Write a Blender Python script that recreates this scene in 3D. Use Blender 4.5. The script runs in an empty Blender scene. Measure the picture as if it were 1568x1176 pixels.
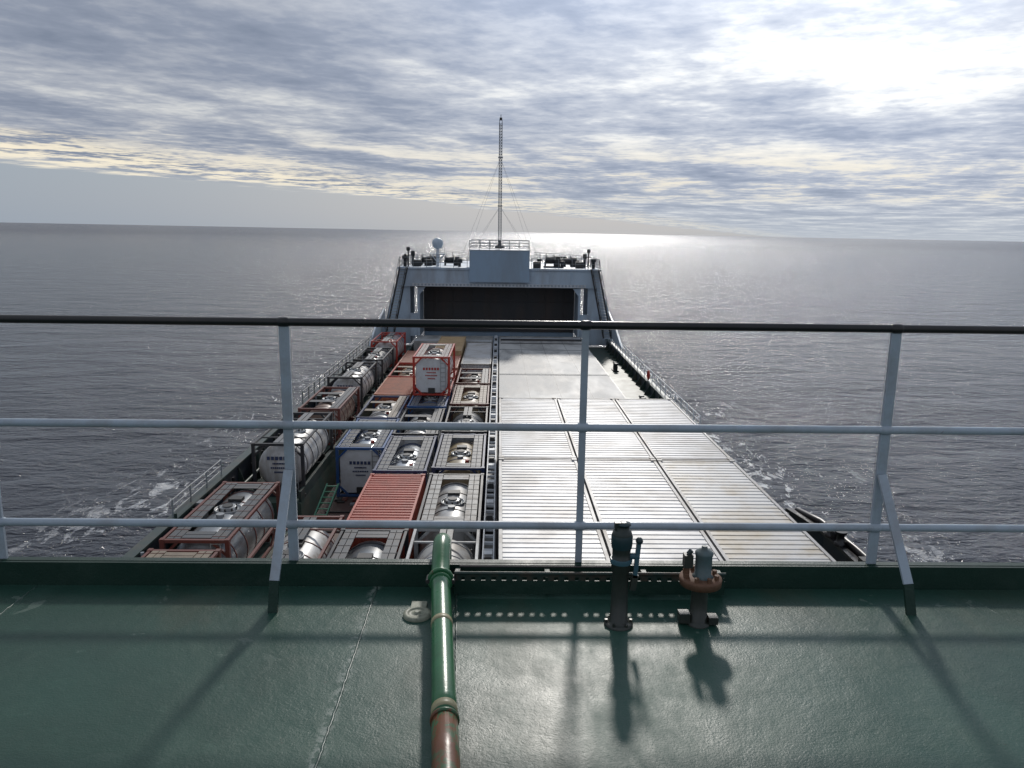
import bpy, math, random
from mathutils import Vector, Matrix, Euler
random.seed(7)
D2R=math.radians
sc=bpy.context.scene
sc.view_settings.view_transform='Standard'
try: sc.view_settings.look='None'
except: pass
sc.view_settings.exposure=0

# ---------------- node helpers ----------------
class NT:
    def __init__(s,tree): s.t=tree; s.n=tree.nodes; s.l=tree.links
    def put(s,sock,v):
        if isinstance(v,bpy.types.NodeSocket): s.l.new(v,sock)
        else:
            try: sock.default_value=v
            except: sock.default_value=tuple(v)+(1,)
    def m(s,op,a,b=None,c=None,clamp=False):
        n=s.n.new('ShaderNodeMath'); n.operation=op; n.use_clamp=clamp
        s.put(n.inputs[0],a)
        if b is not None: s.put(n.inputs[1],b)
        if c is not None: s.put(n.inputs[2],c)
        return n.outputs[0]
    def mix(s,f,a,b,mode='MIX'):
        n=s.n.new('ShaderNodeMixRGB'); n.blend_type=mode
        s.put(n.inputs[0],f)
        for i,v in ((1,a),(2,b)):
            if isinstance(v,bpy.types.NodeSocket): s.l.new(v,n.inputs[i])
            else: n.inputs[i].default_value=(v[0],v[1],v[2],1)
        return n.outputs[0]
    def ss(s,x,a,b,lo=0.,hi=1.):
        n=s.n.new('ShaderNodeMapRange'); n.interpolation_type='SMOOTHSTEP'
        s.put(n.inputs[0],x); n.inputs[1].default_value=a; n.inputs[2].default_value=b
        n.inputs[3].default_value=lo; n.inputs[4].default_value=hi
        return n.outputs[0]
    def noise(s,vec,scale,detail=4,rough=.55,dist=0.):
        n=s.n.new('ShaderNodeTexNoise'); s.l.new(vec,n.inputs['Vector'])
        n.inputs['Scale'].default_value=scale; n.inputs['Detail'].default_value=detail
        n.inputs['Roughness'].default_value=rough; n.inputs['Distortion'].default_value=dist
        return n.outputs[0]
    def comb(s,x,y,z):
        n=s.n.new('ShaderNodeCombineXYZ'); s.put(n.inputs[0],x); s.put(n.inputs[1],y); s.put(n.inputs[2],z); return n.outputs[0]
    def sep(s,v):
        n=s.n.new('ShaderNodeSeparateXYZ'); s.l.new(v,n.inputs[0]); return n.outputs
    def scale(s,v,k):
        n=s.n.new('ShaderNodeVectorMath'); n.operation='MULTIPLY'; s.l.new(v,n.inputs[0]); n.inputs[1].default_value=k; return n.outputs[0]
    def ramp(s,f,stops):
        n=s.n.new('ShaderNodeValToRGB'); s.l.new(f,n.inputs[0]); cr=n.color_ramp
        while len(cr.elements)<len(stops): cr.elements.new(.5)
        for e,(p,c) in zip(cr.elements,stops): e.position=p; e.color=(c[0],c[1],c[2],1)
        return n.outputs[0]
    def bump(s,h,strength,dist,normal=None):
        n=s.n.new('ShaderNodeBump'); s.l.new(h,n.inputs['Height']); n.inputs['Strength'].default_value=strength
        n.inputs['Distance'].default_value=dist
        if normal: s.l.new(normal,n.inputs['Normal'])
        return n.outputs[0]

MATS={}
def newmat(name):
    m=bpy.data.materials.new(name); m.use_nodes=True
    k=NT(m.node_tree); b=m.node_tree.nodes['Principled BSDF']
    g=m.node_tree.nodes.new('ShaderNodeNewGeometry')
    return m,k,b,g.outputs['Position']
def paint(name,col,rough=.5,dirt=.25,dirtcol=(.12,.09,.07),dscale=1.2,metal=0.,rust=0.,bump=.15,fine=25.,streak=False):
    if name in MATS: return MATS[name]
    m,k,b,P=newmat(name)
    V=k.scale(P,(1,1,.25)) if streak else P
    n1=k.noise(V,dscale,8,.65,.2); n2=k.noise(P,fine,4,.6)
    f=k.m('MULTIPLY',k.ss(n1,.40,.68),dirt)
    c=k.mix(f,col,dirtcol)
    c=k.mix(k.m('MULTIPLY',k.ss(n2,.35,.75),.25*min(1,dirt*2)),c,[x*.6 for x in col])
    if rust>0:
        n3=k.noise(V,dscale*2.7,9,.7,.4)
        c=k.mix(k.ss(n3,.72-rust*.3,.78-rust*.3),c,(.13,.05,.022))
    k.l.new(c,b.inputs['Base Color'])
    r=k.m('ADD',k.m('MULTIPLY',n1,.25),rough-.12)
    k.l.new(r,b.inputs['Roughness']); b.inputs['Metallic'].default_value=metal
    k.l.new(k.bump(n2,bump,.004),b.inputs['Normal'])
    MATS[name]=m; return m

# ---------------- mesh builder ----------------
class B:
    def __init__(s): s.v=[];s.f=[];s.mi=[];s.sm=[];s.mats=[]
    def mid(s,m):
        if m not in s.mats: s.mats.append(m)
        return s.mats.index(m)
    def add(s,vs,fs,m,smooth=False):
        o=len(s.v); s.v+= [tuple(x) for x in vs]; i=s.mid(m)
        for f in fs: s.f.append([o+a for a in f]); s.mi.append(i); s.sm.append(smooth)
    def box(s,x0,x1,y0,y1,z0,z1,m):
        vs=[(x,y,z) for z in (z0,z1) for y in (y0,y1) for x in (x0,x1)]
        s.add(vs,[(0,2,3,1),(4,5,7,6),(0,1,5,4),(2,6,7,3),(0,4,6,2),(1,3,7,5)],m)
    def beam(s,p0,p1,w,h,m,up=(0,0,1)):
        p0=Vector(p0);p1=Vector(p1);d=(p1-p0).normalized();u=Vector(up)
        if abs(d.dot(u))>.98: u=Vector((0,1,0))
        a=d.cross(u).normalized(); u=a.cross(d)
        vs=[p+a*(w/2*i)+u*(h/2*j) for p in (p0,p1) for i,j in ((-1,-1),(1,-1),(1,1),(-1,1))]
        s.add(vs,[(0,1,2,3),(7,6,5,4),(0,4,5,1),(1,5,6,2),(2,6,7,3),(3,7,4,0)],m)
    def lathe(s,p0,ax,prof,m,n=20,smooth=True):
        p0=Vector(p0);d=Vector(ax).normalized();u=Vector((0,0,1)) if abs(d.z)<.9 else Vector((1,0,0))
        a=d.cross(u).normalized();b=d.cross(a)
        vs=[];fs=[]
        for t,r in prof:
            for i in range(n):
                an=2*math.pi*i/n; vs.append(p0+d*t+(a*math.cos(an)+b*math.sin(an))*r)
        for j in range(len(prof)-1):
            for i in range(n):
                i2=(i+1)%n; fs.append((j*n+i,j*n+i2,(j+1)*n+i2,(j+1)*n+i))
        s.add(vs,fs,m,smooth)
        s.add(vs[:n],[tuple(range(n))[::-1]],m); s.add(vs[-n:],[tuple(range(n))],m)
    def cyl(s,p0,p1,r,m,n=12,r2=None):
        p0=Vector(p0);p1=Vector(p1); s.lathe(p0,p1-p0,[(0,r),((p1-p0).length,r if r2 is None else r2)],m,n)
    def tube(s,pts,r,m,n=16):
        pts=[Vector(p) for p in pts]; vs=[];fs=[]
        for i,p in enumerate(pts):
            d=(pts[min(i+1,len(pts)-1)]-pts[max(i-1,0)]).normalized()
            a=d.cross(Vector((1,0,0.001))).normalized(); b=d.cross(a)
            for q in range(n):
                an=2*math.pi*q/n; vs.append(p+(a*math.cos(an)+b*math.sin(an))*r)
        for j in range(len(pts)-1):
            for i in range(n):
                i2=(i+1)%n; fs.append((j*n+i,j*n+i2,(j+1)*n+i2,(j+1)*n+i))
        fs.append(tuple(range(n))[::-1]); fs.append(tuple(range((len(pts)-1)*n,len(pts)*n)))
        s.add(vs,fs,m,True)
    def sphere(s,c,r,m,n=16,sz=1.):
        prof=[(r*sz*(-math.cos(math.pi*i/10)),max(.001,r*math.sin(math.pi*i/10))) for i in range(11)]
        s.lathe(c,(0,0,1),prof,m,n)
    def prism(s,poly,y0,y1,m):
        n=len(poly); vs=[(x,y0,z) for x,z in poly]+[(x,y1,z) for x,z in poly]
        fs=[tuple(range(n)),tuple(range(n,2*n))[::-1]]+[(i,n+i,n+(i+1)%n,(i+1)%n) for i in range(n)]
        s.add(vs,fs,m)
    def prismz(s,poly,z0,z1,m):
        n=len(poly); vs=[(x,y,z0) for x,y in poly]+[(x,y,z1) for x,y in poly]
        fs=[tuple(range(n))[::-1],tuple(range(n,2*n))]+[(i,(i+1)%n,n+(i+1)%n,n+i) for i in range(n)]
        s.add(vs,fs,m)
    def done(s,name,parent=None,bevel=0):
        me=bpy.data.meshes.new(name); me.from_pydata(s.v,[],s.f)
        for m in s.mats: me.materials.append(m)
        me.polygons.foreach_set('material_index',s.mi); me.polygons.foreach_set('use_smooth',s.sm); me.update()
        o=bpy.data.objects.new(name,me); sc.collection.objects.link(o)
        return o

# ---------------- camera ----------------
cam=bpy.data.cameras.new('camera'); co=bpy.data.objects.new('camera',cam); sc.collection.objects.link(co)
cam.lens=27.05; cam.sensor_width=36; cam.clip_start=.05; cam.clip_end=80000
R=Euler((D2R(90-11.2),0,D2R(-1.1)),'XYZ').to_matrix()@Matrix.Rotation(D2R(1.08),3,'Z')
co.matrix_world=Matrix.Translation((0,0,20))@R.to_4x4()
sc.camera=co

# ---------------- light ----------------
AZ,EL=D2R(7),D2R(30)
sdir=Vector((math.sin(AZ)*math.cos(EL),math.cos(AZ)*math.cos(EL),math.sin(EL)))
L=bpy.data.lights.new('sun','SUN'); L.energy=2.0; L.angle=D2R(3.8); L.color=(1,.95,.88)
lo=bpy.data.objects.new('sun',L); sc.collection.objects.link(lo); lo.rotation_euler=sdir.to_track_quat('Z','Y').to_euler(); lo.location=(0,0,60)

# ---------------- world ----------------
w=bpy.data.worlds.new('World'); sc.world=w; w.use_nodes=True
k=NT(w.node_tree); bg=w.node_tree.nodes['Background']; out=w.node_tree.nodes['World Output']
sky=k.n.new('ShaderNodeTexSky'); sky.sky_type='NISHITA'; sky.sun_disc=False; sky.sun_elevation=EL; sky.sun_rotation=AZ; sky.air_density=1.3; sky.dust_density=2.0
k.l.new(sky.outputs[0],bg.inputs[0]); bg.inputs[1].default_value=.05
tc=k.n.new('ShaderNodeTexCoord'); G=tc.outputs['Generated']; X,Y,Z=k.sep(G)
zz=k.m('ADD',k.m('MAXIMUM',Z,0.),.012)
px=k.m('DIVIDE',X,zz); py=k.m('DIVIDE',Y,zz)
u=k.m('ADD',k.m('MULTIPLY',px,.447),k.m('MULTIPLY',py,.894))
v=k.m('SUBTRACT',k.m('MULTIPLY',px,.894),k.m('MULTIPLY',py,.447))
V1=k.comb(k.m('MULTIPLY',u,.60),v,0.)
V2=k.comb(u,v,3.)
V3=k.comb(k.m('MULTIPLY',u,.28),v,8.)
nbig=k.noise(V1,.50,3,.5,.4)
nmid=k.noise(V2,1.35,5,.52,.3)
nfine=k.noise(V2,6.0,5,.58,.15)
nst=k.noise(V3,1.0,5,.55,.3)
dens=k.m('ADD',k.m('ADD',k.m('MULTIPLY',nbig,.42),k.m('MULTIPLY',nmid,.28)),k.m('ADD',k.m('MULTIPLY',nfine,.17),k.m('MULTIPLY',nst,.15)))
def dirv(az,el): return Vector((math.sin(D2R(az))*math.cos(D2R(el)),math.cos(D2R(az))*math.cos(D2R(el)),math.sin(D2R(el))))
gv=dirv(29,20)
def dotn(vec):
    n=k.n.new('ShaderNodeVectorMath'); n.operation='DOT_PRODUCT'; k.l.new(G,n.inputs[0]); n.inputs[1].default_value=vec; return k.m('MAXIMUM',n.outputs['Value'],0.)
g1=k.m('POWER',dotn(gv),52.); g2=k.m('POWER',dotn(sdir),26.); g3=k.m('POWER',dotn(gv),7.)
thr=k.m('ADD',k.m('ADD',dens,k.m('MULTIPLY',g1,.085)),.006)
ccol=k.ramp(thr,[(.38,(.225,.27,.36)),(.47,(.31,.355,.45)),(.545,(.47,.505,.575)),(.60,(.68,.70,.72)),(.68,(.90,.88,.84))])
lum=k.m('ADD',k.m('ADD',.88,k.m('MULTIPLY',g3,.30)),k.m('ADD',k.m('MULTIPLY',g1,.70),k.m('MULTIPLY',g2,1.5)))
sc1=k.n.new('ShaderNodeVectorMath'); sc1.operation='SCALE'; k.l.new(ccol,sc1.inputs[0]); k.l.new(lum,sc1.inputs['Scale'])
ccol=sc1.outputs[0]
ve=k.m('ADD',v,k.m('ADD',k.m('MULTIPLY',k.m('SUBTRACT',nmid,.5),3.),k.m('MULTIPLY',k.m('SUBTRACT',nst,.5),4.)))
edge=k.m('MULTIPLY',k.ss(ve,-11.3,-10.3),k.ss(ve,-9.3,-6.6,1.,0.))
edge=k.m('MULTIPLY',edge,k.ss(k.m('ADD',nmid,k.m('MULTIPLY',nfine,.6)),.66,.90))
ccol=k.mix(k.m('MULTIPLY',edge,.95),ccol,(1.0,.90,.70))
mask=k.ss(ve,-11.9,-10.4)
low=k.m('MULTIPLY',k.ss(Z,.03,.05),k.ss(Z,.06,.13,1.,0.))
ccol=k.mix(k.m('MULTIPLY',k.m('MULTIPLY',low,k.ss(dens,.50,.60)),.75),ccol,(.92,.84,.68))
haze=k.m('POWER',k.m('SUBTRACT',1.,k.m('MINIMUM',k.m('MULTIPLY',k.m('MAXIMUM',Z,0.),9.),1.)),3.)
hcol=k.mix(k.ss(X,-.6,.15),(.37,.44,.53),(.52,.565,.62))
ccol=k.mix(k.m('MULTIPLY',haze,.8),ccol,hcol)
bg2=k.n.new('ShaderNodeBackground'); k.l.new(ccol,bg2.inputs[0]); bg2.inputs[1].default_value=1.
bg3=k.n.new('ShaderNodeBackground'); k.l.new(hcol,bg3.inputs[0]); bg3.inputs[1].default_value=.95
mx0=k.n.new('ShaderNodeMixShader'); mx0.inputs[0].default_value=.85; k.l.new(bg.outputs[0],mx0.inputs[1]); k.l.new(bg3.outputs[0],mx0.inputs[2])
mx=k.n.new('ShaderNodeMixShader'); k.l.new(mask,mx.inputs[0]); k.l.new(mx0.outputs[0],mx.inputs[1]); k.l.new(bg2.outputs[0],mx.inputs[2])
k.l.new(mx.outputs[0],out.inputs[0])

# ---------------- sea ----------------
m,k,b,P=newmat('sea_water')
x,y,z=k.sep(P)
dist=k.m('SQRT',k.m('ADD',k.m('MULTIPLY',x,x),k.m('MULTIPLY',y,y)))
far=k.ss(dist,100.,2500.)
ax=k.m('ABSOLUTE',x)
off=k.m('MULTIPLY',k.m('SUBTRACT',110.,y),.06)
wk=k.m('SUBTRACT',ax,off)
wake=k.m('MULTIPLY',k.ss(wk,10.,13.),k.ss(wk,17.,32.,1.,0.)); wake=k.m('MULTIPLY',wake,k.ss(y,110.,260.,1.,0.))
Vs=k.scale(P,(.55,1.,1.))
h1=k.noise(Vs,.12,3,.5,.5); h2=k.noise(Vs,.6,4,.6,.4); h3=k.noise(Vs,2.4,4,.65,.3)
h=k.m('ADD',k.m('MULTIPLY',h1,1.9),k.m('ADD',k.m('MULTIPLY',h2,k.m('ADD',.90,k.m('MULTIPLY',wake,.75))),k.m('MULTIPLY',h3,.34)))
k.l.new(k.bump(h,1.,1.),b.inputs['Normal'])
nf=k.noise(k.scale(P,(1.,.45,1.)),.9,9,.74,.6); nf2=k.noise(k.scale(P,(1.,.4,1.)),.16,3,.5,.3)
foam_glint=k.m('MULTIPLY',k.ss(k.m('ADD',nf,k.m('MULTIPLY',k.m('SUBTRACT',nf2,.5),.4)),.575,.625),wake)
k.l.new(k.mix(k.m('MULTIPLY',foam_glint,.9),(.022,.026,.042),(.70,.72,.74)),b.inputs['Base Color'])  # white specks beside the hull: wake foam plus wave glitter painted into the colour
k.l.new(k.m('ADD',k.m('ADD',.09,k.m('MULTIPLY',foam_glint,.4)),k.m('MULTIPLY',far,.16)),b.inputs['Roughness'])
b.inputs['IOR'].default_value=1.33
o=B(); o.add([(-30000,-30000,0),(30000,-30000,0),(30000,40000,0),(-30000,40000,0)],[(0,1,2,3)],m); o.done('sea')

# ---------------- materials ----------------
hullm=paint('hull_paint',(.02,.03,.045),.45,.3,rust=.12)
gunw=paint('gunwale_green',(.022,.045,.04),.4,.4,rust=.15)
deckside=paint('side_deck_paint',(.04,.075,.06),.5,.5,rust=.25)
holdf=paint('hold_floor',(.10,.055,.045),.6,.5,rust=.4)
white=paint('white_paint',(.58,.62,.66),.45,.3,(.25,.2,.16),.8)
railg=paint('side_rail_paint',(.22,.25,.27),.45,.4,rust=.15)
bluew=paint('forecastle_paint',(.42,.52,.62),.5,.5,(.22,.2,.19),.5,rust=.12,streak=True)
bluew2=paint('forecastle_box_paint',(.27,.38,.50),.5,.35,(.2,.2,.19),.5,streak=True)
dark=paint('dark_steel',(.025,.028,.03),.5,.3)
black=paint('black_paint',(.012,.012,.014),.35,.1)
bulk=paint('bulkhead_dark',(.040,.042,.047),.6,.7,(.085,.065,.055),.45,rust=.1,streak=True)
def hatchmat():
    m,k,b,P=newmat('hatch_cover_worn')
    n1=k.noise(k.scale(P,(1,.35,1)),.9,9,.7,.4); n2=k.noise(P,6.,6,.7); n3=k.noise(k.scale(P,(1,.5,1)),.25,4,.6,.4)
    c=k.ramp(n1,[(.3,(.20,.20,.195)),(.5,(.34,.34,.33)),(.65,(.48,.48,.46)),(.8,(.25,.21,.16))])
    c=k.mix(k.m('MULTIPLY',k.ss(n2,.5,.7),.4),c,(.18,.16,.14))
    c=k.mix(k.m('MULTIPLY',k.ss(n3,.45,.62),.6),c,(.60,.60,.58))
    k.l.new(c,b.inputs['Base Color']); k.l.new(k.m('ADD',.4,k.m('MULTIPLY',n1,.4)),b.inputs['Roughness'])
    k.l.new(k.bump(n1,.3,.02),b.inputs['Normal']); return m
hatch=hatchmat()

# ---------------- hull ----------------
XR=11.5
o=B()
out_=[(-12,-30),(12,-30),(12,26),(XR,28),(XR,80),(11.0,86),(9.6,93),(6.2,101),(1,108),(-1,108),(-6.2,101),(-9.6,93),(-11.2,86),(-12,80)]
o.prismz(out_,-2,6.6,hullm)
o.box(-11.8,-8.6,32.2,79.9,6.6,8.2,deckside)
o.box(-11.8,-8.6,5,32.2,6.6,7.5,deckside)
o.box(8.6,XR-.2,5,79.9,6.6,8.2,deckside)
o.box(-8.6,-.5,5,79.9,6.6,6.7,holdf)
o.box(-12,-11.8,-30,80,6.6,9.45,hullm); o.box(-12.1,-11.7,3.2,80,9.45,9.53,gunw)
o.box(XR-.2,XR,28,80,6.6,9.0,hullm); o.box(XR-.3,XR+.1,28,80,9.0,9.07,gunw)
o.prismz([(11.8,-30),(12,-30),(12,26),(XR,28),(XR-.2,28),(11.8,26)],6.6,9.5,hullm)
o.prismz([(11.65,3),(12.12,3),(12.12,26),(XR+.1,28.2),(XR-.3,28.2),(11.65,26)],9.5,9.62,black)
o.tube([(12.05,4,9.72),(12.05,24,9.72),(11.9,26.5,9.72),(11.6,28,9.6),(11.5,28.6,9.1)],.12,black,10)
for i in range(9):
    yy=6+i*2.4; o.box(11.7,12.2,yy,yy+.35,9.62,9.84,dark)
for i in range(40):
    yy=6+i*1.85
    o.prism([(-11.35,8.2),(-11.8,8.2),(-11.8,9.4)],yy,yy+.04,gunw)
    o.prism([(XR-.65,8.2),(XR-.2,8.2),(XR-.2,8.98)],yy,yy+.04,gunw)
o.cyl((-11.4,33,8.7),(-11.4,76,8.7),.07,deckside,8)
o.box(-8.72,-8.6,32.3,79.9,8.2,8.7,gunw)
for i in range(26):
    yy=22+i*2.15+random.uniform(-.5,.5)
    o.cyl((-11.55,yy,7.5),(-11.55,yy,8.7+random.uniform(.4,1.3)),.06,random.choice([gunw,railg,black]),8)
    if i%3==0: o.box(-11.75,-11.4,yy+.6,yy+1.0,7.5,9.5,random.choice([railg,gunw]))
# rollers and fairlead on the starboard bulwark
for yy in (24.6,25.4): o.lathe((11.75,yy,9.62),(0,0,1),[(0,.2),(.1,.2),(.12,.13),(.4,.13),(.42,.2),(.5,.2)],black,12)
o.done('ship_hull')

o=B()
ys=[8,20.5,33,45.5,58,70.5,79.8]
for i in range(6):
    o.box(0.06,8.4,ys[i]+.06,ys[i+1]-.06,6.62,9.3,hatch)
    for xx in (2.1,4.2,6.3):
        o.box(xx-.012,xx+.012,ys[i]+.1,ys[i+1]-.1,9.3,9.308,dark)
    o.box(.1,8.36,ys[i+1]-.4,ys[i+1]-.32,9.3,9.33,railg)
    o.box(8.4,8.55,ys[i]+.2,ys[i+1]-.2,8.4,9.2,gunw)
o.box(.2,8.3,74.2,74.5,9.3,9.33,bulk); o.box(.2,8.3,76.2,76.9,9.3,9.42,bulk); o.box(.2,8.3,77.6,78.0,9.312,9.36,white)
o.done('hatch_cover')
o=B()
o.box(-8.4,-.6,75.5,79.8,6.7,9.28,hatch); o.box(-8.3,-.7,75.6,75.7,9.28,9.4,white)
o.done('hatch_cover')

o=B()
o.box(-.5,-.02,5,79.9,6.7,9.2,dark)
for xx in (-.46,-.1):
    o.box(xx-.022,xx+.022,5,79,9.2,9.42,white)
yy=14
i=0
while yy<79:
    o.box(-.43,-.13,yy,yy+.07,9.3,9.4,white)
    if i%4==0: o.box(-.42,-.14,yy+.12,yy+.42,9.3,9.46,white)
    if i%6==3: o.box(-.40,-.16,yy+.15,yy+.38,9.2,9.6,dark)
    yy+=.62;i+=1
o.done('container_guide_rail')

# ---------------- containers ----------------
def corr(o,org,du,dv,n,LU,LV,N,period,depth,m):
    org=Vector(org);du=Vector(du);dv=Vector(dv);N=Vector(N)
    vs=[];fs=[];pts=[]
    cnt=max(2,int(LU/period)); per=LU/cnt
    for i in range(cnt):
        a=i*per; pts+=[(a,0),(a+per*.4,0),(a+per*.5,depth),(a+per*.9,depth)]
    pts.append((LU,0))
    for a,d in pts:
        vs.append(org+du*a+N*d); vs.append(org+du*a+N*d+dv*LV)
    for i in range(len(pts)-1): fs.append((2*i,2*i+1,2*i+3,2*i+2))
    o.add(vs,fs,m)
def box_container(x0,y0,z0,L,W,H,m,frame,period=.3,roof=None,rd=.03,name='shipping_container'):
    o=B(); x1=x0+W;y1=y0+L;z1=z0+H; roof=roof or m
    o.box(x0+.08,x1-.08,y0+.08,y1-.08,z0+.1,z1-.07,m)
    corr(o,(x0+.1,y0+.1,z1-.04-rd),(0,1,0),(1,0,0),0,L-.2,W-.2,(0,0,1),period,rd,roof)
    corr(o,(x0+.055,y0+.1,z0+.12),(0,1,0),(0,0,1),0,L-.2,H-.24,(-1,0,0),.28,.04,m)
    corr(o,(x1-.055,y0+.1,z0+.12),(0,1,0),(0,0,1),0,L-.2,H-.24,(1,0,0),.28,.04,m)
    corr(o,(x0+.1,y0+.06,z0+.12),(1,0,0),(0,0,1),0,W-.2,H-.24,(0,-1,0),.25,.04,m)
    for xx in (x0,x1-.1):
        for yy in (y0,y1-.1): o.box(xx,xx+.1,yy,yy+.1,z0,z1,frame)
        o.box(xx+.005,xx+.095,y0+.1,y1-.1,z0+.01,z0+.14,frame); o.box(xx+.005,xx+.095,y0+.1,y1-.1,z1-.1,z1-.02,frame)
    for yy in (y0,y1-.1):
        o.box(x0+.1,x1-.1,yy+.005,yy+.095,z0+.01,z0+.14,frame); o.box(x0+.1,x1-.1,yy+.005,yy+.095,z1-.1,z1-.02,frame)
    for xx in (x0-.004,x1-.174):
        for yy in (y0-.004,y1-.174): o.box(xx,xx+.178,yy,yy+.178,z1-.115,z1+.006,frame)
    return o.done(name)

grate=paint('walkway_grating',(.15,.16,.17),.5,.5,rust=.15,metal=.2)
galv=paint('galvanised',(.34,.36,.37),.4,.5,rust=.1,metal=.3)
label=paint('label_dark',(.03,.05,.12),.5,.1)
labelr=paint('label_red',(.40,.04,.03),.5,.1)
def tank_container(x0,y0,z0,frame,tank,L=6.06,W=2.44,H=2.59,walk=None,lab=None,style=0,clad=None,plate=None):
    o=B(); x1=x0+W;y1=y0+L;z1=z0+H; t=.14; walk=walk or grate
    cx=(x0+x1)/2; cz=z0+H*.49; r=min(W,H)*.462
    for xx in (x0,x1-t):
        for yy in (y0,y1-t):
            o.box(xx,xx+t,yy,yy+t,z0,z1,frame)
            for zz in (z0-.002,z1-.12): o.box(xx-.006,xx+t+.006,yy-.006,yy+t+.04,zz,zz+.126,frame)
        for zz in (z0+.01,z1-.1): o.box(xx+.02,xx+t-.02,y0+t,y1-t,zz,zz+.09,frame)
        if style in (0,2):
            for (ya,yb) in ((y0+t,y0+1.4),(y1-t,y1-1.4)): o.beam((xx+t/2,ya,z0+.9),(xx+t/2,yb,z0+.08),.07,.07,frame)
    for yy in (y0,y1-t):
        for zz in (z0+.01,z1-.12): o.box(x0+t,x1-t,yy+.01,yy+t-.01,zz,zz+.11,frame)
        c=.55
        for sx in (0,1):
            for sz in (0,1):
                xa=x0+t/2 if sx==0 else x1-t/2; za=z0+.06 if sz==0 else z1-.06
                o.beam((xa,yy+t/2,za+(c if sz==0 else -c)),(xa+(c if sx==0 else -c),yy+t/2,za),.09,.08,frame,up=(0,1,0))
    pr=[(0,r*.25),(.06,r*.6),(.16,r*.85),(.3,r*.97),(.45,r)]
    Lt=L-.5
    prof=pr+[(Lt-a,b_) for a,b_ in pr[::-1]]
    o.lathe((cx,y0+.25,cz),(0,1,0),prof,tank,28)
    for f in (.12,.32,.5,.68,.88):
        o.lathe((cx,y0+.25+Lt*f,cz),(0,1,0),[(0,r+.004),(.001,r+.018),(.06,r+.018),(.061,r+.004)],clad or frame,28)
    for yy in (y0+.7,y1-.8): o.box(x0+.3,x1-.3,yy,yy+.1,z0+.02,cz-r*.72,frame)
    if plate:
        a=W/2-.2;bz0=z0+.2;bz1=z1-.18;c=.35
        o.prism([(cx-a+c,bz0),(cx+a-c,bz0),(cx+a,bz0+c),(cx+a,bz1-c),(cx+a-c,bz1),(cx-a+c,bz1),(cx-a,bz1-c),(cx-a,bz0+c)],y0+.10,y0+.16,plate)
    if style==0:
        for sx in (-1,1):
            for j in range(2):
                xx=cx+sx*(W/2-.29-j*.235); o.box(xx-.105,xx+.105,y0+.14,y1-.14,z1-.035+.001*j,z1-.005,walk)
            for j in range(10):
                yy=y0+.3+j*(L-.65)/9; o.box(min(cx+sx*(W/2-.17),cx+sx*(W/2-.64)),max(cx+sx*(W/2-.17),cx+sx*(W/2-.64)),yy,yy+.025,z1-.004,z1+.006,frame)
        for (ya,yb) in ((y0+.2,y0+.8),(y1-.8,y1-.2)):
            for j in range(2):
                yy=ya+(yb-ya)*j/2; o.box(cx-W/2+.66,cx+W/2-.66,yy,yy+.26,z1-.034,z1-.003,walk)
    elif style==1:
        for j in (-1,1): o.box(cx+j*.13-.11,cx+j*.13+.11,y0+.2,y0+L*.40,z1-.03,z1-.003,walk)
        for j in (-1,1): o.box(cx+j*.13-.11,cx+j*.13+.11,y0+L*.62,y1-.2,z1-.03,z1-.003,walk)
        for yy in (y0+1.2,y1-1.3): o.box(x0+t,x1-t,yy,yy+.08,z1-.09,z1-.035,frame)
    elif style==2:
        for j in range(2):
            xx=cx+W/2-.29-j*.235; o.box(xx-.105,xx+.105,y0+.14,y1-.14,z1-.035,z1-.005,walk)
        for yy in (y0+1.7,y0+L-2.2):
            for j in range(2): o.box(x0+.2,cx+W/2-.7,yy+j*.26,yy+j*.26+.22,z1-.03,z1-.003,walk)
    zt=cz+r-.02
    ym=y0+L*(.5+random.uniform(-.05,.05))
    o.lathe((cx,ym,zt-.05),(0,0,1),[(0,.50),(.09,.50),(.09,.46),(.05,.46),(.05,.30),(.16,.30),(.16,.27),(.2,.10)],galv,20)
    o.lathe((cx,ym,zt+.15),(0,0,1),[(0,.2),(.01,.2)],dark,14)
    for a in range(8): o.cyl((cx+.33*math.cos(a*.785),ym+.33*math.sin(a*.785),zt),(cx+.33*math.cos(a*.785),ym+.33*math.sin(a*.785),zt+.12),.03,dark,6)
    o.box(cx-.25,cx+.25,ym+.75,ym+1.15,zt-.05,zt+.12,dark); o.cyl((cx,ym-.8,zt-.05),(cx,ym-.8,zt+.12),.15,galv,12)
    if random.random()<.6: o.cyl((cx+.35,ym-1.3,zt-.1),(cx+.35,ym-1.3,zt+.08),.1,labelr,10)
    o.box(cx-.22,cx+.22,y0+.02,y0+.22,z0+.16,z0+.5,dark)
    if lab:
        yq=y0+.075 if plate else y0+.215
        rows=((1.1,.16),(.62,.07),(.8,.07),(.5,.07))
        for j,(wd,hh) in enumerate(rows):
            n=6 if j==0 else 9
            for q in range(n):
                xa=cx-wd/2+wd*q/n; o.box(xa,xa+wd/n*.68,yq,yq+.024,cz+.42-j*.2,cz+.42-j*.2+hh,lab)
    for xx in (x1-.62,x1-.30): o.beam((xx,y0+.03,z0+.2),(xx,y0+.03,z1-.1),.03,.03,galv)
    for j in range(7): o.beam((x1-.62,y0+.03,z0+.35+j*.3),(x1-.30,y0+.03,z0+.35+j*.3),.025,.025,galv)
    o.cyl((x0+.1,y0+1.6,z0+.35),(x0+.1,y1-1.6,z0+.35),.09,galv,8)
    return o.done('tank_container')

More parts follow.
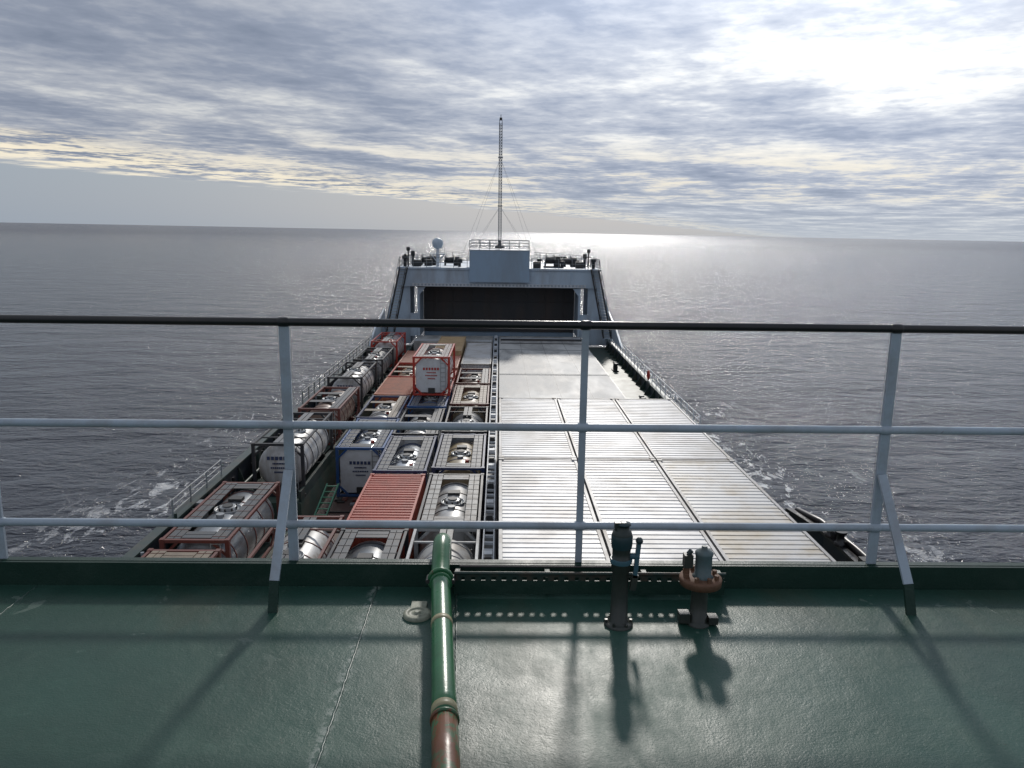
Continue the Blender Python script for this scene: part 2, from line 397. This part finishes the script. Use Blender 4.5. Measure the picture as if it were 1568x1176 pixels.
DT=(.14,.11,.08)
fr_blk=paint('frame_black',(.018,.022,.028),.45,.3,rust=.12)
fr_navy=paint('frame_navy',(.015,.035,.11),.45,.3,rust=.1)
fr_blue=paint('frame_blue',(.02,.09,.26),.45,.3,rust=.08)
fr_red=paint('frame_red',(.44,.035,.02),.45,.3,rust=.05)
fr_brn=paint('frame_brown',(.14,.035,.026),.5,.4,rust=.2)
fr_wht=paint('frame_white',(.42,.44,.45),.5,.5,rust=.12)
fr_gry=paint('frame_grey',(.13,.14,.15),.5,.4,rust=.15)
tk_wht=paint('tank_white',(.52,.53,.53),.38,.85,(.24,.20,.16),1.5,streak=True,rust=.06)
tk_gry=paint('tank_grey',(.22,.24,.26),.3,.6,DT,1.5,metal=.3)
tk_tan=paint('tank_tan',(.38,.30,.18),.4,.6,DT,1.5)
tk_stl=paint('tank_steel',(.42,.45,.48),.25,.4,(.15,.15,.15),1.5,metal=.7)
tk_dk=paint('tank_dark',(.07,.08,.09),.35,.4,DT,1.5)
tk_brn=paint('tank_rusty',(.20,.12,.085),.45,.6,DT,1.5,rust=.2)
plw=paint('end_plate_white',(.62,.64,.66),.4,.3,(.3,.27,.22),1.5)
walkw=paint('walkway_pale',(.25,.255,.25),.5,.8,rust=.15,dscale=2.5)
walkd=paint('walkway_dark',(.075,.085,.095),.5,.5,rust=.12,dscale=2.5)
walkt=paint('walkway_tan',(.26,.21,.15),.5,.6,rust=.15,dscale=2.5)
c_or=paint('container_orange',(.50,.16,.075),.5,.5,(.2,.09,.06),1.2,rust=.15)
c_red=paint('container_red',(.45,.085,.05),.5,.5,(.24,.07,.05),1.2,rust=.15)
c_tan=paint('container_tan',(.50,.36,.20),.5,.5,(.26,.17,.1),1.2,rust=.1)
c_pnk=paint('container_salmon',(.46,.21,.14),.5,.5,(.26,.13,.09),1.2,rust=.1)
c_wht=paint('container_white',(.56,.565,.57),.45,.7,(.33,.30,.26),.55,rust=.06)
c_wht2=paint('container_white_stained',(.55,.55,.54),.45,.95,(.38,.30,.18),.45,rust=.1)
c_wfr=paint('container_white_frame',(.34,.34,.34),.5,.7,(.20,.15,.10),.8,rust=.22)

Z1=6.72
C1,C2,C3=-3.04,-5.66,-8.26
for (x0,y0,fr,tk,wk,st,lb,pl) in [
    (C1,20.7,fr_wht,tk_wht,walkw,1,None,None),(C1,27.1,fr_blk,tk_wht,walkw,0,None,None),(C1,34.0,fr_navy,tk_tan,walkd,0,None,None),
    (C1,40.6,fr_blk,tk_gry,walkd,1,None,None),(C1,47.4,fr_brn,tk_tan,walkt,0,None,None),(C1,54.2,fr_brn,tk_brn,walkd,2,None,None),
    (C2,20.5,fr_blk,tk_gry,walkd,0,None,None),(C2,33.5,fr_navy,tk_stl,walkd,0,None,None),(C2,40.0,fr_blk,tk_wht,walkd,2,None,None),
    (C2,46.6,fr_blue,tk_dk,walkd,0,None,None),(C2,53.0,fr_red,tk_wht,walkw,0,None,None),
    (C3,21.8,fr_brn,tk_wht,walkd,1,None,None),(C3+.15,37.2,fr_blue,tk_stl,walkd,0,label,plw),(C3,43.6,fr_navy,tk_wht,walkt,2,None,None),
    (C3,56.6,fr_red,tk_tan,walkt,2,None,None)]:
    tank_container(x0,y0,Z1,fr,tk,walk=wk,style=st,lab=lb,plate=pl)
tank_container(C2+.05,49.6,Z1+2.62,fr_red,tk_wht,walk=walkw,lab=labelr,plate=plw)
box_container(C2,27.0,Z1,6.06,2.44,2.59,c_red,c_red,.28)
box_container(C3,50.1,Z1,6.06,2.44,2.59,c_or,c_or,.28)
box_container(C3,63.0,Z1,6.06,2.44,2.59,c_pnk,c_pnk,.28)
box_container(C2,59.5,Z1,6.06,2.44,2.75,c_pnk,c_pnk,.28)
box_container(C2,66.0,Z1,9.2,2.44,3.1,c_tan,c_tan,.28)
box_container(C1,61.4,Z1,12.19,2.44,2.75,c_wht,c_wfr,.28)
for (x0,y0,zb,H,fr,tk,st,lb,wk) in [(-11.2,17.4,7.52,2.3,fr_brn,tk_tan,0,None,walkt),(-11.2,24.2,7.52,2.3,fr_brn,tk_gry,0,None,walkd),
    (-10.9,33.0,8.22,2.45,fr_blk,tk_wht,1,label,grate),(-11.0,41.4,8.22,2.1,fr_brn,tk_brn,2,None,walkd),(-11.2,49.6,8.22,2.3,fr_blk,tk_wht,1,label,grate),
    (-11.1,58.0,8.22,2.1,fr_blk,tk_gry,1,label,grate),(-11.1,66.4,8.22,2.3,fr_red,tk_wht,1,label,grate)]:
    tank_container(x0,y0,zb,fr,tk,W=2.3,H=H,walk=wk,style=st,lab=lb)

for r_,y0 in enumerate((5.8,16.0,26.13)):
    for c in range(3):
        box_container(.05+c*2.785,y0,9.33,10.05,2.725,2.86,c_wht2 if (r_,c)==(1,2) else c_wht,c_wfr,.29,rd=.018)

gl=paint('ladder_green',(.03,.17,.10),.45,.3)
o=B()
for xx in (-8.1,-7.6): o.beam((xx,29.2,Z1+.05),(xx+.5,33.0,Z1+2.1),.06,.08,gl)
for j in range(13):
    t=(j+.5)/13; o.box(-8.1+.5*t,-7.6+.5*t,29.2+3.8*t,29.2+3.8*t+.05,Z1+.05+2.05*t,Z1+.09+2.05*t,gl)
o.done('hold_ladder')
o=B()
for i in range(40):
    x=random.uniform(-8.3,-5.8); y=random.uniform(28.5,37); s_=random.uniform(.06,.16)
    o.box(x,x+s_*random.uniform(1,4),y,y+s_*random.uniform(1,4),Z1-.015,Z1+s_*.6,random.choice([dark,fr_brn,railg,fr_navy,c_red]))
for i in range(6):
    o.beam((-8.2,29+i*1.2,Z1+.02),(-5.9,29+i*1.2,Z1+.02),.07,.05,dark)
o.done('lashing_gear')

# ---------------- side railing ----------------
def siderail(x,y0,y1,zb,m,hh=.9):
    o=B(); n=int((y1-y0)/1.5)
    for i in range(n+1):
        yy=y0+i*(y1-y0)/n; o.beam((x,yy,zb),(x,yy,zb+hh),.05,.05,m)
    for zz in (.33,.66,1.): o.cyl((x,y0,zb+zz*hh),(x,y1,zb+zz*hh),.022,m,6)
    o.done('side_railing')
siderail(-11.9,27,32,9.5,railg,.7); siderail(-11.9,46,79,9.5,gunw,.8); siderail(XR-.1,42,79,9.05,white)
def bollard(x,y,z):
    o=B(); o.box(x-.25,x+.25,y-.6,y+.6,z,z+.08,dark)
    for dy in (-.35,.35):
        o.lathe((x,y+dy,z+.08),(0,0,1),[(0,.15),(.5,.15),(.52,.2),(.58,.2),(.6,.14)],dark,14)
    o.done('mooring_bollard')
for (x,y) in ((-10.2,31.6),(-10.9,48.4),(10.2,42.5),(10.4,24),(10.0,52),(10.2,66)): bollard(x,y,8.22 if y>32 or x>0 else 7.52)
o=B(); o.lathe((11.4,57,9.5),(-1,0,0),[(0,.3),(.05,.38),(.1,.38),(.14,.3),(.07,.24),(0,.3)],fr_red,20); o.done('lifebuoy')

# ---------------- forecastle ----------------
o=B()
outl=[(-10.3,84.2),(10.3,84.2),(9.6,90),(7.6,97),(4.6,102.5),(.9,107),(-.9,107),(-4.6,102.5),(-7.6,97),(-9.6,90)]
o.prismz(outl,15.0,16.1,bluew2)
o.prismz([(-8.2,84.2),(8.2,84.2),(8.0,92),(6.8,97),(4.2,102),(.8,106.5),(-.8,106.5),(-4.2,102),(-6.8,97),(-8.0,92)],6.6,14.99,bluew2)
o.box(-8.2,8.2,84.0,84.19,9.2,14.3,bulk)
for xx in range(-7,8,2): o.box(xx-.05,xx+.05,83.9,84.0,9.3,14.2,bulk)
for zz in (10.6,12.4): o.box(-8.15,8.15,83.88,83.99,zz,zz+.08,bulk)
o.box(-8.9,8.9,79.6,84.15,14.3,14.36,dark)
o.box(-10.25,10.25,79.5,79.9,14.36,16.0,bluew)
o.box(-10.4,10.4,79.4,84.19,16.1,16.3,bluew)
o.box(-10.2,10.2,79.55,84.15,15.95,16.1,bluew)
o.box(-8.9,8.9,79.36,79.48,14.40,14.46,white); o.box(-8.9,8.9,79.36,79.48,14.66,14.70,white)
i=-8.9
while i<8.8:
    o.box(i,i+.18,79.38,79.47,14.46,14.66,white); i+=.36
for xx in (-7.4,-5.2,5.2,7.4): o.box(xx-.04,xx+.04,79.44,79.5,14.72,15.95,bluew)
for sx in (-1,1):
    o.prism([(sx*9.2,8.4),(sx*11.9,8.4),(sx*11.9,10.2),(sx*10.3,15.94),(sx*9.2,15.94)],79.95,84.1,bluew)
    a,b_=sorted((sx*8.2,sx*8.40)); o.box(a,b_,79.6,83.86,9.2,14.29,bluew)
    o.prism([(sx*8.2,14.28),(sx*7.6,14.28),(sx*8.2,13.5)],79.7,79.9,bluew)
    a,b_=sorted((sx*8.405,sx*9.195)); o.box(a,b_,79.7,79.85,9.2,11.6,bluew)
    p0=Vector((sx*9.75,79.2,16.3));p1=Vector((sx*10.9,76.5,9.6))
    for dx in (-.38,.38): o.beam(p0+Vector((dx,0,0)),p1+Vector((dx,0,0)),.07,.22,dark)
    for j in range(24):
        q=p0.lerp(p1,(j+.5)/24); o.box(q.x-.36,q.x+.36,q.y-.12,q.y+.12,q.z-.02,q.z+.02,galv)
    for dx in (-.42,.42): 
        o.beam(p0+Vector((dx,0,.95)),p1+Vector((dx,0,.95)),.04,.04,dark)
        for j in range(6):
            q=p0.lerp(p1,j/5); o.beam(q+Vector((dx,0,0)),q+Vector((dx,0,.95)),.04,.04,dark)
    xe=12 if sx<0 else XR
    xx0,xx1=sorted((sx*(xe-.18),sx*(xe-.02)))
    vs=[(x,y,z) for x in (xx0,xx1) for (y,z) in ((70,9.54),(79.9,9.54),(79.9,12.0),(74,10.8))]
    o.add(vs,[(0,1,2,3),(7,6,5,4),(0,4,5,1),(1,5,6,2),(2,6,7,3),(3,7,4,0)],bluew)
edge=[(-10.2,79.6),(-10.2,84.2),(-9.5,90),(-7.5,97),(-4.5,102.4)]
for sx in (-1,1):
    for (a,c) in zip(edge[:-1],edge[1:]):
        for zz in (16.7,17.05,17.35): o.cyl((a[0]*-sx,a[1],zz),(c[0]*-sx,c[1],zz),.022,railg,6)
        for j in range(4):
            t=j/4; q=(a[0]+(c[0]-a[0])*t)*-sx; yq=a[1]+(c[1]-a[1])*t; o.cyl((q,yq,16.1 if yq>84.3 else 16.3),(q,yq,17.35),.03,railg,6)
    for zz in (16.8,17.3): o.cyl((sx*3.2,79.6,zz),(sx*10.2,79.6,zz),.022,railg,6)
    for j in range(6): o.cyl((sx*(3.3+j*1.38),79.6,16.3),(sx*(3.3+j*1.38),79.6,17.3),.028,railg,6)
for (x,y,h_,r_) in ((-9.8,81,1.1,.3),(9.8,81,1.0,.3),(-4.2,82,.8,.25),(4.2,82,.9,.25),(7.2,87,1.0,.4),(-9.2,83,1.5,.22),(9.1,83,1.4,.22),(6.6,82,.7,.3)):
    o.lathe((x,y,16.1),(0,0,1),[(0,r_*.6),(h_*.7+.2,r_*.6),(h_*.72+.2,r_),(h_+.2,r_),(h_*1.05+.2,r_*.5)],dark,12)
for (x,y) in ((-8.6,81.5),(3.9,80.6),(8.4,81.4),(-7.6,83)): o.box(x-.4,x+.4,y,y+.6,16.3,16.95,dark)
o.done('forecastle')
o=B()
o.box(-3.05,3.05,79.0,83.2,14.9,18.1,bluew2)
o.box(-3.1,3.1,78.95,83.25,18.1,18.16,white)
for zz in (18.5,18.8,19.1):
    for yy in (79.0,83.2): o.cyl((-3.05,yy,zz),(3.05,yy,zz),.024,railg,6)
    for xx in (-3.05,3.05): o.cyl((xx,79,zz),(xx,83.2,zz),.024,railg,6)
for j in range(7):
    for yy in (79.0,83.2): o.cyl((-3.05+j*6.1/6,yy,18.16),(-3.05+j*6.1/6,yy,19.1),.028,railg,6)
o.done('mast_house')
mastm=paint('mast_paint',(.26,.29,.32),.5,.3)
o=B(); hw=.16; yb=81
zt=31.0
cs=[(-1,-1),(1,-1),(1,1),(-1,1)]
for a,c in cs: o.cyl((a*hw,yb+c*hw,18.16),(a*hw*.8,yb+c*hw*.8,zt),.035,mastm,6)
zc=18.4;i=0
while zc<zt-.3:
    for q in range(4):
        a=cs[q];c=cs[(q+1)%4]
        o.cyl((a[0]*hw,yb+a[1]*hw,zc),(c[0]*hw*.95,yb+c[1]*hw*.95,zc+.28),.02,mastm,5)
        o.cyl((a[0]*hw*.97,yb+a[1]*hw*.97,zc),(c[0]*hw*.97,yb+c[1]*hw*.97,zc),.02,mastm,5)
    zc+=.28;i+=1
o.cyl((0,yb,zt),(0,yb,zt+.5),.04,mastm,6); o.box(-.13,.13,yb-.13,yb+.13,zt-.05,zt+.2,dark)
for zz in (22.5,27.3): o.box(-.24,.24,yb-.24,yb+.24,zz,zz+.1,mastm)
for (zz,xe,ye,ze) in ((27.3,4.4,82,16.4),(27.3,4.2,98,16.4),(22.5,3.4,83,17.0),(22.5,2.9,79.2,18.2)):
    for sx in (-1,1): o.cyl((0,yb,zz),(sx*xe,ye,ze),.009,mastm,5)
o.lathe((0,yb-.2,18.3),(0,0,1),[(0,.5),(.25,.45),(.3,.2),(.8,.18)],dark,12)
o.done('foremast')
o=B()
o.cyl((-6.5,82,16.3),(-6.5,82,18.2),.16,white,10); o.box(-7.3,-5.7,81.5,82.5,17.55,17.63,white)
for a in (-.7,.7): o.beam((-6.5+a,82,17.55),(-6.5,82,16.7),.08,.08,white)
for a in (-.78,.78): o.cyl((-6.5+a,81.6,17.6),(-6.5+a,81.6,18.3),.03,white,6)
o.lathe((-6.5,82,18.15),(0,0,1),[(0,.25),(.1,.45),(.3,.55),(.6,.58),(.85,.5),(1.02,.3),(1.1,.05)],paint('dome_white',(.45,.54,.62),.4,.1),20)
o.done('satellite_dome')
def winch(x,y):
    o=B(); z=16.3 if y<84.2 else 16.1
    o.box(x-.9,x+.9,y-.5,y+.5,z-.1,z+.15,dark)
    o.lathe((x-.7,y,z+.75),(1,0,0),[(0,.6),(.06,.6),(.06,.35),(.9,.35),(.9,.6),(.96,.6)],dark,16)
    o.box(x+.35,x+.85,y-.4,y+.4,z+.15,z+1.15,dark); o.cyl((x+.85,y,z+.7),(x+1.15,y,z+.7),.25,dark,12)
    for a in (-.75,.32): o.box(x+a-.05,x+a+.05,y-.35,y+.35,z+.15,z+.8,dark)
    o.done('anchor_winch')
winch(5.6,83);winch(-5.2,85.0);winch(7.6,85.5);winch(-7.8,85.5)
def lamp(x,y):
    o=B(); o.cyl((x,y,16.3),(x,y,18.1),.06,dark,8); o.lathe((x,y,17.9),(0,0,1),[(0,.1),(.1,.2),(.35,.2),(.42,.08)],dark,10)
    o.box(x-.35,x+.35,y-.04,y+.04,17.45,17.52,dark); o.box(x-.4,x-.2,y-.12,y+.12,17.3,17.6,dark); o.done('deck_lamp')
for x in (-9.4,9.2): lamp(x,80.5)

o=B()
o.box(-11,11,-12,2.6,6.62,18.36,white)
for zz in (10.5,13.3,16.1):
    for i in range(-4,5): o.box(i*2.3-.45,i*2.3+.45,2.6,2.63,zz,zz+.9,black)
o.done('ship_deckhouse')

# ---------------- green observation deck ----------------
def greenmat(name,base,spots=True):
    m,k,b,P=newmat(name)
    n1=k.noise(P,1.3,6,.6,.3); n2=k.noise(P,140.,3,.6); n3=k.noise(P,9.,8,.7,.4); n4=k.noise(P,26.,6,.7)
    n5=k.noise(k.scale(P,(1.,.5,1.)),2.6,8,.7,.5)
    c=k.mix(k.ss(n1,.35,.7),base,[q*.75 for q in base])
    c=k.mix(k.m('MULTIPLY',k.ss(n5,.5,.68),.4),c,[base[0]*1.5+.014,base[1]*1.25+.010,base[2]*1.3+.009])
    c=k.mix(k.m('MULTIPLY',k.ss(n3,.55,.72),.3),c,[q*1.4+.008 for q in base])
    x,y,z=k.sep(P)
    if spots:
        edgey=k.ss(y,2.1,2.9)
        sp=k.m('MULTIPLY',k.ss(n3,.65,.665),k.ss(n4,.47,.55))
        c=k.mix(k.m('MULTIPLY',sp,k.m('ADD',.2,k.m('MULTIPLY',edgey,.6))),c,(.18,.22,.19))
        sp2=k.ss(k.noise(P,17.,6,.75,.5),.71,.725)
        c=k.mix(k.m('MULTIPLY',sp2,.85),c,(.04,.024,.016))
        nc=k.noise(P,5.5,7,.62,.8)
        chip=k.m('MULTIPLY',k.ss(nc,.66,.665),k.m('ADD',.12,k.m('MULTIPLY',edgey,.6)))
        c=k.mix(chip,c,(.10,.145,.12))
        c=k.mix(k.m('MULTIPLY',k.ss(k.noise(k.scale(P,(1.4,.6,1.)),1.1,6,.6,.5),.50,.68),.38),c,(.058,.062,.038))
        d1=k.m('ABSOLUTE',k.m('ADD',x,.495)); ch=k.m('MULTIPLY',k.ss(d1,.0,.035,1.,0.),k.ss(n4,.50,.54))
        c=k.mix(k.m('MULTIPLY',ch,.8),c,(.22,.26,.23))
    k.l.new(c,b.inputs['Base Color'])
    b.inputs['Specular IOR Level'].default_value=.40
    k.l.new(k.m('ADD',.28,k.m('ADD',k.m('MULTIPLY',n3,.22),k.m('MULTIPLY',k.ss(n5,.4,.7),.16))),b.inputs['Roughness'])
    b1=k.bump(n2,.75,.0014); b2=k.bump(n3,.3,.006,b1); b3=k.bump(n1,.4,.03,b2)
    k.l.new(b3,b.inputs['Normal']); return m
green=greenmat('deck_green',(.022,.074,.054))
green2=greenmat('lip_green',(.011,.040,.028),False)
seamm=paint('weld_bead',(.04,.085,.07),.4,.6,(.16,.18,.15),30.,rust=.1,fine=90.)
ZD=18.536
o=B()
o.box(-11.3,11.3,-12,3.0,ZD-.12,ZD,green)
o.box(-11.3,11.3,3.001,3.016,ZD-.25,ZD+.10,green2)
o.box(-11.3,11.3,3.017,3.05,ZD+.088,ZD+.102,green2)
def seam(p0,p1,r):
    n=140;pts=[]
    for i in range(n+1):
        t=i/n; pts.append((p0[0]+(p1[0]-p0[0])*t+random.uniform(-.0018,.0018),p0[1]+(p1[1]-p0[1])*t,ZD-.001+random.uniform(-.0015,.0015)))
    o.tube(pts,r,seamm,6)
seam((-.497,2.99),(-.493,.9),.005)
seam((-.165,2.99),(-.06,.9),.005)
seam((1.95,2.99),(2.35,.9),.0035)
seam((-1.9,2.99),(-1.9,.9),.0035)
o.add([(-.165,2.985,ZD+.003),(-.06,.9,ZD+.003),(2.35,.9,ZD+.003),(1.95,2.985,ZD+.003)],[(0,1,2,3)],green)
o.done('green_deck')

barm=paint('drip_bar_paint',(.02,.045,.038),.45,.6,(.12,.06,.035),12.,rust=.35,fine=70.)
o=B()
ya=2.90;xa,xb=-.17,.93
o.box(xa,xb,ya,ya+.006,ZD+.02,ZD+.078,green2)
o.box(xa,xb,ya,ya+.006,ZD+.093,ZD+.110,barm)
xx=xa
while xx<xb-.02:
    o.box(xx,xx+.026+random.uniform(-.003,.003),ya,ya+.006,ZD+.078,ZD+.093,barm); xx+=.042
for xx in (xa,.2,.6,xb-.02): o.box(xx,xx+.02,ya+.006,3.0,ZD+.02,ZD+.09,green2)
o.cyl((xa,ya-.004,ZD+.112),(xb,ya-.004,ZD+.112),.007,barm,8)
o.cyl((xa+.02,ya+.03,ZD+.125),(.5,ya+.03,ZD+.125),.004,dark,8)
o.done('drip_edge_bar')

# ---------------- guard railing ----------------
railw=paint('rail_paint',(.38,.45,.52),.35,.35,(.20,.16,.13),6.,rust=.08,fine=80.)
railb=paint('rail_black',(.010,.011,.013),.3,.2,fine=60.)
o=B()
YR=3.035
xs=[-4.45,-3.25,-2.05,-.848,.345,1.590,2.8,4.0,5.2]
o.cyl((-9,YR,ZD+1.103),(9,YR,ZD+1.103),.0165,railb,14)
for zz in (.685,.262): o.cyl((-9,YR,ZD+zz),(9,YR,ZD+zz),.0165,railw,14)
for i,xx in enumerate(xs):
    braced=(i%2==1)
    wd=.040 if braced else .028
    o.box(xx-wd/2,xx+wd/2,YR-.006,YR+.006,ZD+.05,ZD+1.09,railw)
    if braced:
        o.beam((xx-.002 if xx<0 else xx-.004,YR-.02,ZD+.50),(xx-.015 if xx<0 else xx+.035,2.80,ZD+.12),.036,.012,railw,up=(0,1,0))
        p=(xx-.015 if xx<0 else xx+.035)
        o.beam((p,2.80,ZD+.12),(p+(-.004 if xx<0 else .012),2.775,ZD),.037,.013,green2,up=(0,1,0))
    for zz in (1.103,.685,.262): o.lathe((xx-.022,YR,ZD+zz),(1,0,0),[(0,.0168),(.006,.020),(.038,.020),(.044,.0168)],railw if zz<1 else railb,12)
o.done('guard_railing')

# ---------------- deck pipe ----------------
pg=paint('pipe_green',(.030,.150,.060),.3,.45,(.02,.06,.03),6.,rust=.25,fine=60.)
pr_=paint('pipe_rusty_green',(.03,.11,.05),.38,.8,(.12,.05,.02),7.,rust=.85,fine=60.)
cream=paint('pipe_band_cream',(.36,.34,.19),.4,.5,fine=60.,rust=.15)
o=B()
def P3(t):
    return Vector((-.075-.155*t, 1.2+1.75*t, ZD+.073+.022*t))
o.tube([P3(i/10*.9) for i in range(0,6)],.038,pr_,20)
pts=[P3(.45+i*.05) for i in range(0,11)]+[P3(.98)+Vector((0,0,.006)),P3(1)+Vector((-.0,0.03,.022)),Vector((-.233,3.04,ZD+.140)),Vector((-.234,3.10,ZD+.152)),Vector((-.235,3.15,ZD+.140)),Vector((-.236,3.185,ZD+.10)),Vector((-.236,3.20,ZD+.04)),Vector((-.236,3.205,ZD-.4))]
o.tube(pts,.0375,pg,24)
def ring(t,w,r,m):
    d=(P3(1)-P3(0)).normalized(); o.lathe(P3(t)-d*w/2,d,[(0,r-.004),(.002,r),(w-.002,r),(w,r-.004)],m,24)
ring(.47,.035,.0395,cream); ring(.755,.03,.0392,cream); ring(.448,.012,.043,pr_)
ring(.955,.02,.052,pg); ring(.94,.012,.044,pg)
for s_ in (-1,1): o.cyl(P3(.955)+Vector((s_*.05,-.02,0)),P3(.955)+Vector((s_*.05,.03,0)),.009,dark,8)
for t in (.25,.7,.93): 
    p=P3(t); o.box(p.x-.012,p.x+.012,p.y-.012,p.y+.012,ZD,p.z-.02,pg)
o.done('deck_pipe')

brass=paint('corroded_cap',(.30,.32,.24),.5,.6,(.10,.11,.08),20.,rust=.1,fine=90.)
o=B(); o.lathe((-.305,2.755,ZD+.0),(0,0,1),[(0,.055),(.010,.055),(.014,.05),(.014,.036),(.010,.034),(.012,.012),(.018,.008)],brass,24)
o.box(-.335,-.275,2.79,2.85,ZD+.001,ZD+.012,brass); o.done('scupper_cap')

# ---------------- vent pipe and valve ----------------
teal=paint('valve_teal',(.015,.045,.055),.35,.4,(.05,.04,.03),8.,rust=.1,fine=70.)
tealb=paint('valve_blue',(.05,.13,.17),.4,.4,(.08,.05,.03),8.,rust=.1,fine=70.)
tgr=paint('valve_post_green',(.008,.024,.022),.35,.3,fine=70.)
gryb=paint('valve_cap_grey',(.09,.14,.15),.4,.4,(.08,.06,.04),8.,rust=.15,fine=70.)
rst=paint('flange_rust',(.16,.08,.045),.7,.6,(.08,.04,.02),14.,rust=.5,fine=70.)
o=B(); c=(.466,2.69)
o.lathe((c[0],c[1],ZD),(0,0,1),[(0,.055),(.012,.055),(.014,.045),(.02,.034),(.15,.031),(.22,.031),(.225,.036),(.25,.036),(.255,.040),(.27,.040),(.275,.034),(.30,.034),(.33,.037),(.365,.038),(.38,.034),(.385,.026),(.40,.026)],tgr,24)
o.lathe((c[0],c[1],ZD+.255),(0,0,1),[(0,.0405),(.012,.042),(.018,.0405)],tealb,24)
o.lathe((c[0],c[1],ZD+.315),(0,0,1),[(0,.038),(.02,.040),(.045,.040),(.06,.034)],teal,24)
o.box(c[0]-.03,c[0]-.008,c[1]-.014,c[1]+.012,ZD+.385,ZD+.415,tgr); o.lathe((c[0]+.004,c[1],ZD+.400),(0,0,1),[(0,.02),(.004,.028),(.010,.026),(.014,.01)],teal,14)
o.cyl((c[0]+.03,c[1],ZD+.28),(c[0]+.065,c[1]-.01,ZD+.285),.013,tealb,10)
o.beam((c[0]+.062,c[1]-.012,ZD+.34),(c[0]+.052,c[1]-.012,ZD+.20),.016,.014,tealb)
o.beam((c[0]+.055,c[1]-.01,ZD+.21),(c[0]+.045,c[1]-.01,ZD+.15),.022,.018,tgr)
o.sphere((c[0]+.063,c[1]-.012,ZD+.345),.014,teal,10)
for a in range(6): o.cyl((c[0]+.047*math.cos(a*1.047),c[1]+.047*math.sin(a*1.047),ZD+.01),(c[0]+.047*math.cos(a*1.047),c[1]+.047*math.sin(a*1.047),ZD+.024),.006,tgr,6)
o.done('vent_pipe')
o=B(); c=(.772,2.70)
o.lathe((c[0],c[1],ZD),(0,0,1),[(0,.045),(.014,.045),(.016,.034),(.10,.031),(.15,.031),(.16,.036)],tgr,24)
o.box(c[0]-.075,c[0]-.035,c[1]-.02,c[1]+.02,ZD+.012,ZD+.05,tgr); o.box(c[0]+.035,c[0]+.07,c[1]-.03,c[1]+.01,ZD+.012,ZD+.04,tgr)
o.lathe((c[0],c[1],ZD+.16),(0,0,1),[(0,.05),(.006,.078),(.028,.080),(.034,.078),(.036,.04)],rst,28)
o.lathe((c[0]+.008,c[1],ZD+.19),(0,0,1),[(0,.036),(.006,.040),(.012,.031),(.085,.031),(.095,.034),(.102,.034),(.11,.026),(.114,.012),(.128,.010)],gryb,24)
for a in range(8): o.cyl((c[0]+.06*math.cos(a*.785+.3),c[1]+.06*math.sin(a*.785+.3),ZD+.19),(c[0]+.06*math.cos(a*.785+.3),c[1]+.06*math.sin(a*.785+.3),ZD+.212),.009,rst,6)
o.cyl((c[0]-.055,c[1],ZD+.19),(c[0]-.055,c[1],ZD+.24),.012,rst,8)
o.box(c[0]-.068,c[0]-.036,c[1]-.018,c[1]+.018,ZD+.235,ZD+.285,tgr)
o.cyl((c[0]-.052,c[1],ZD+.285),(c[0]-.04,c[1],ZD+.30),.010,teal,8)
o.done('valve_post')

# slight heel of the ship
T=Matrix.Translation((0,0,20))@Matrix.Rotation(D2R(-.30),4,'Y')@Matrix.Translation((0,0,-20))
for ob in sc.objects:
    if ob.type=='MESH' and ob.name!='sea': ob.matrix_world=T
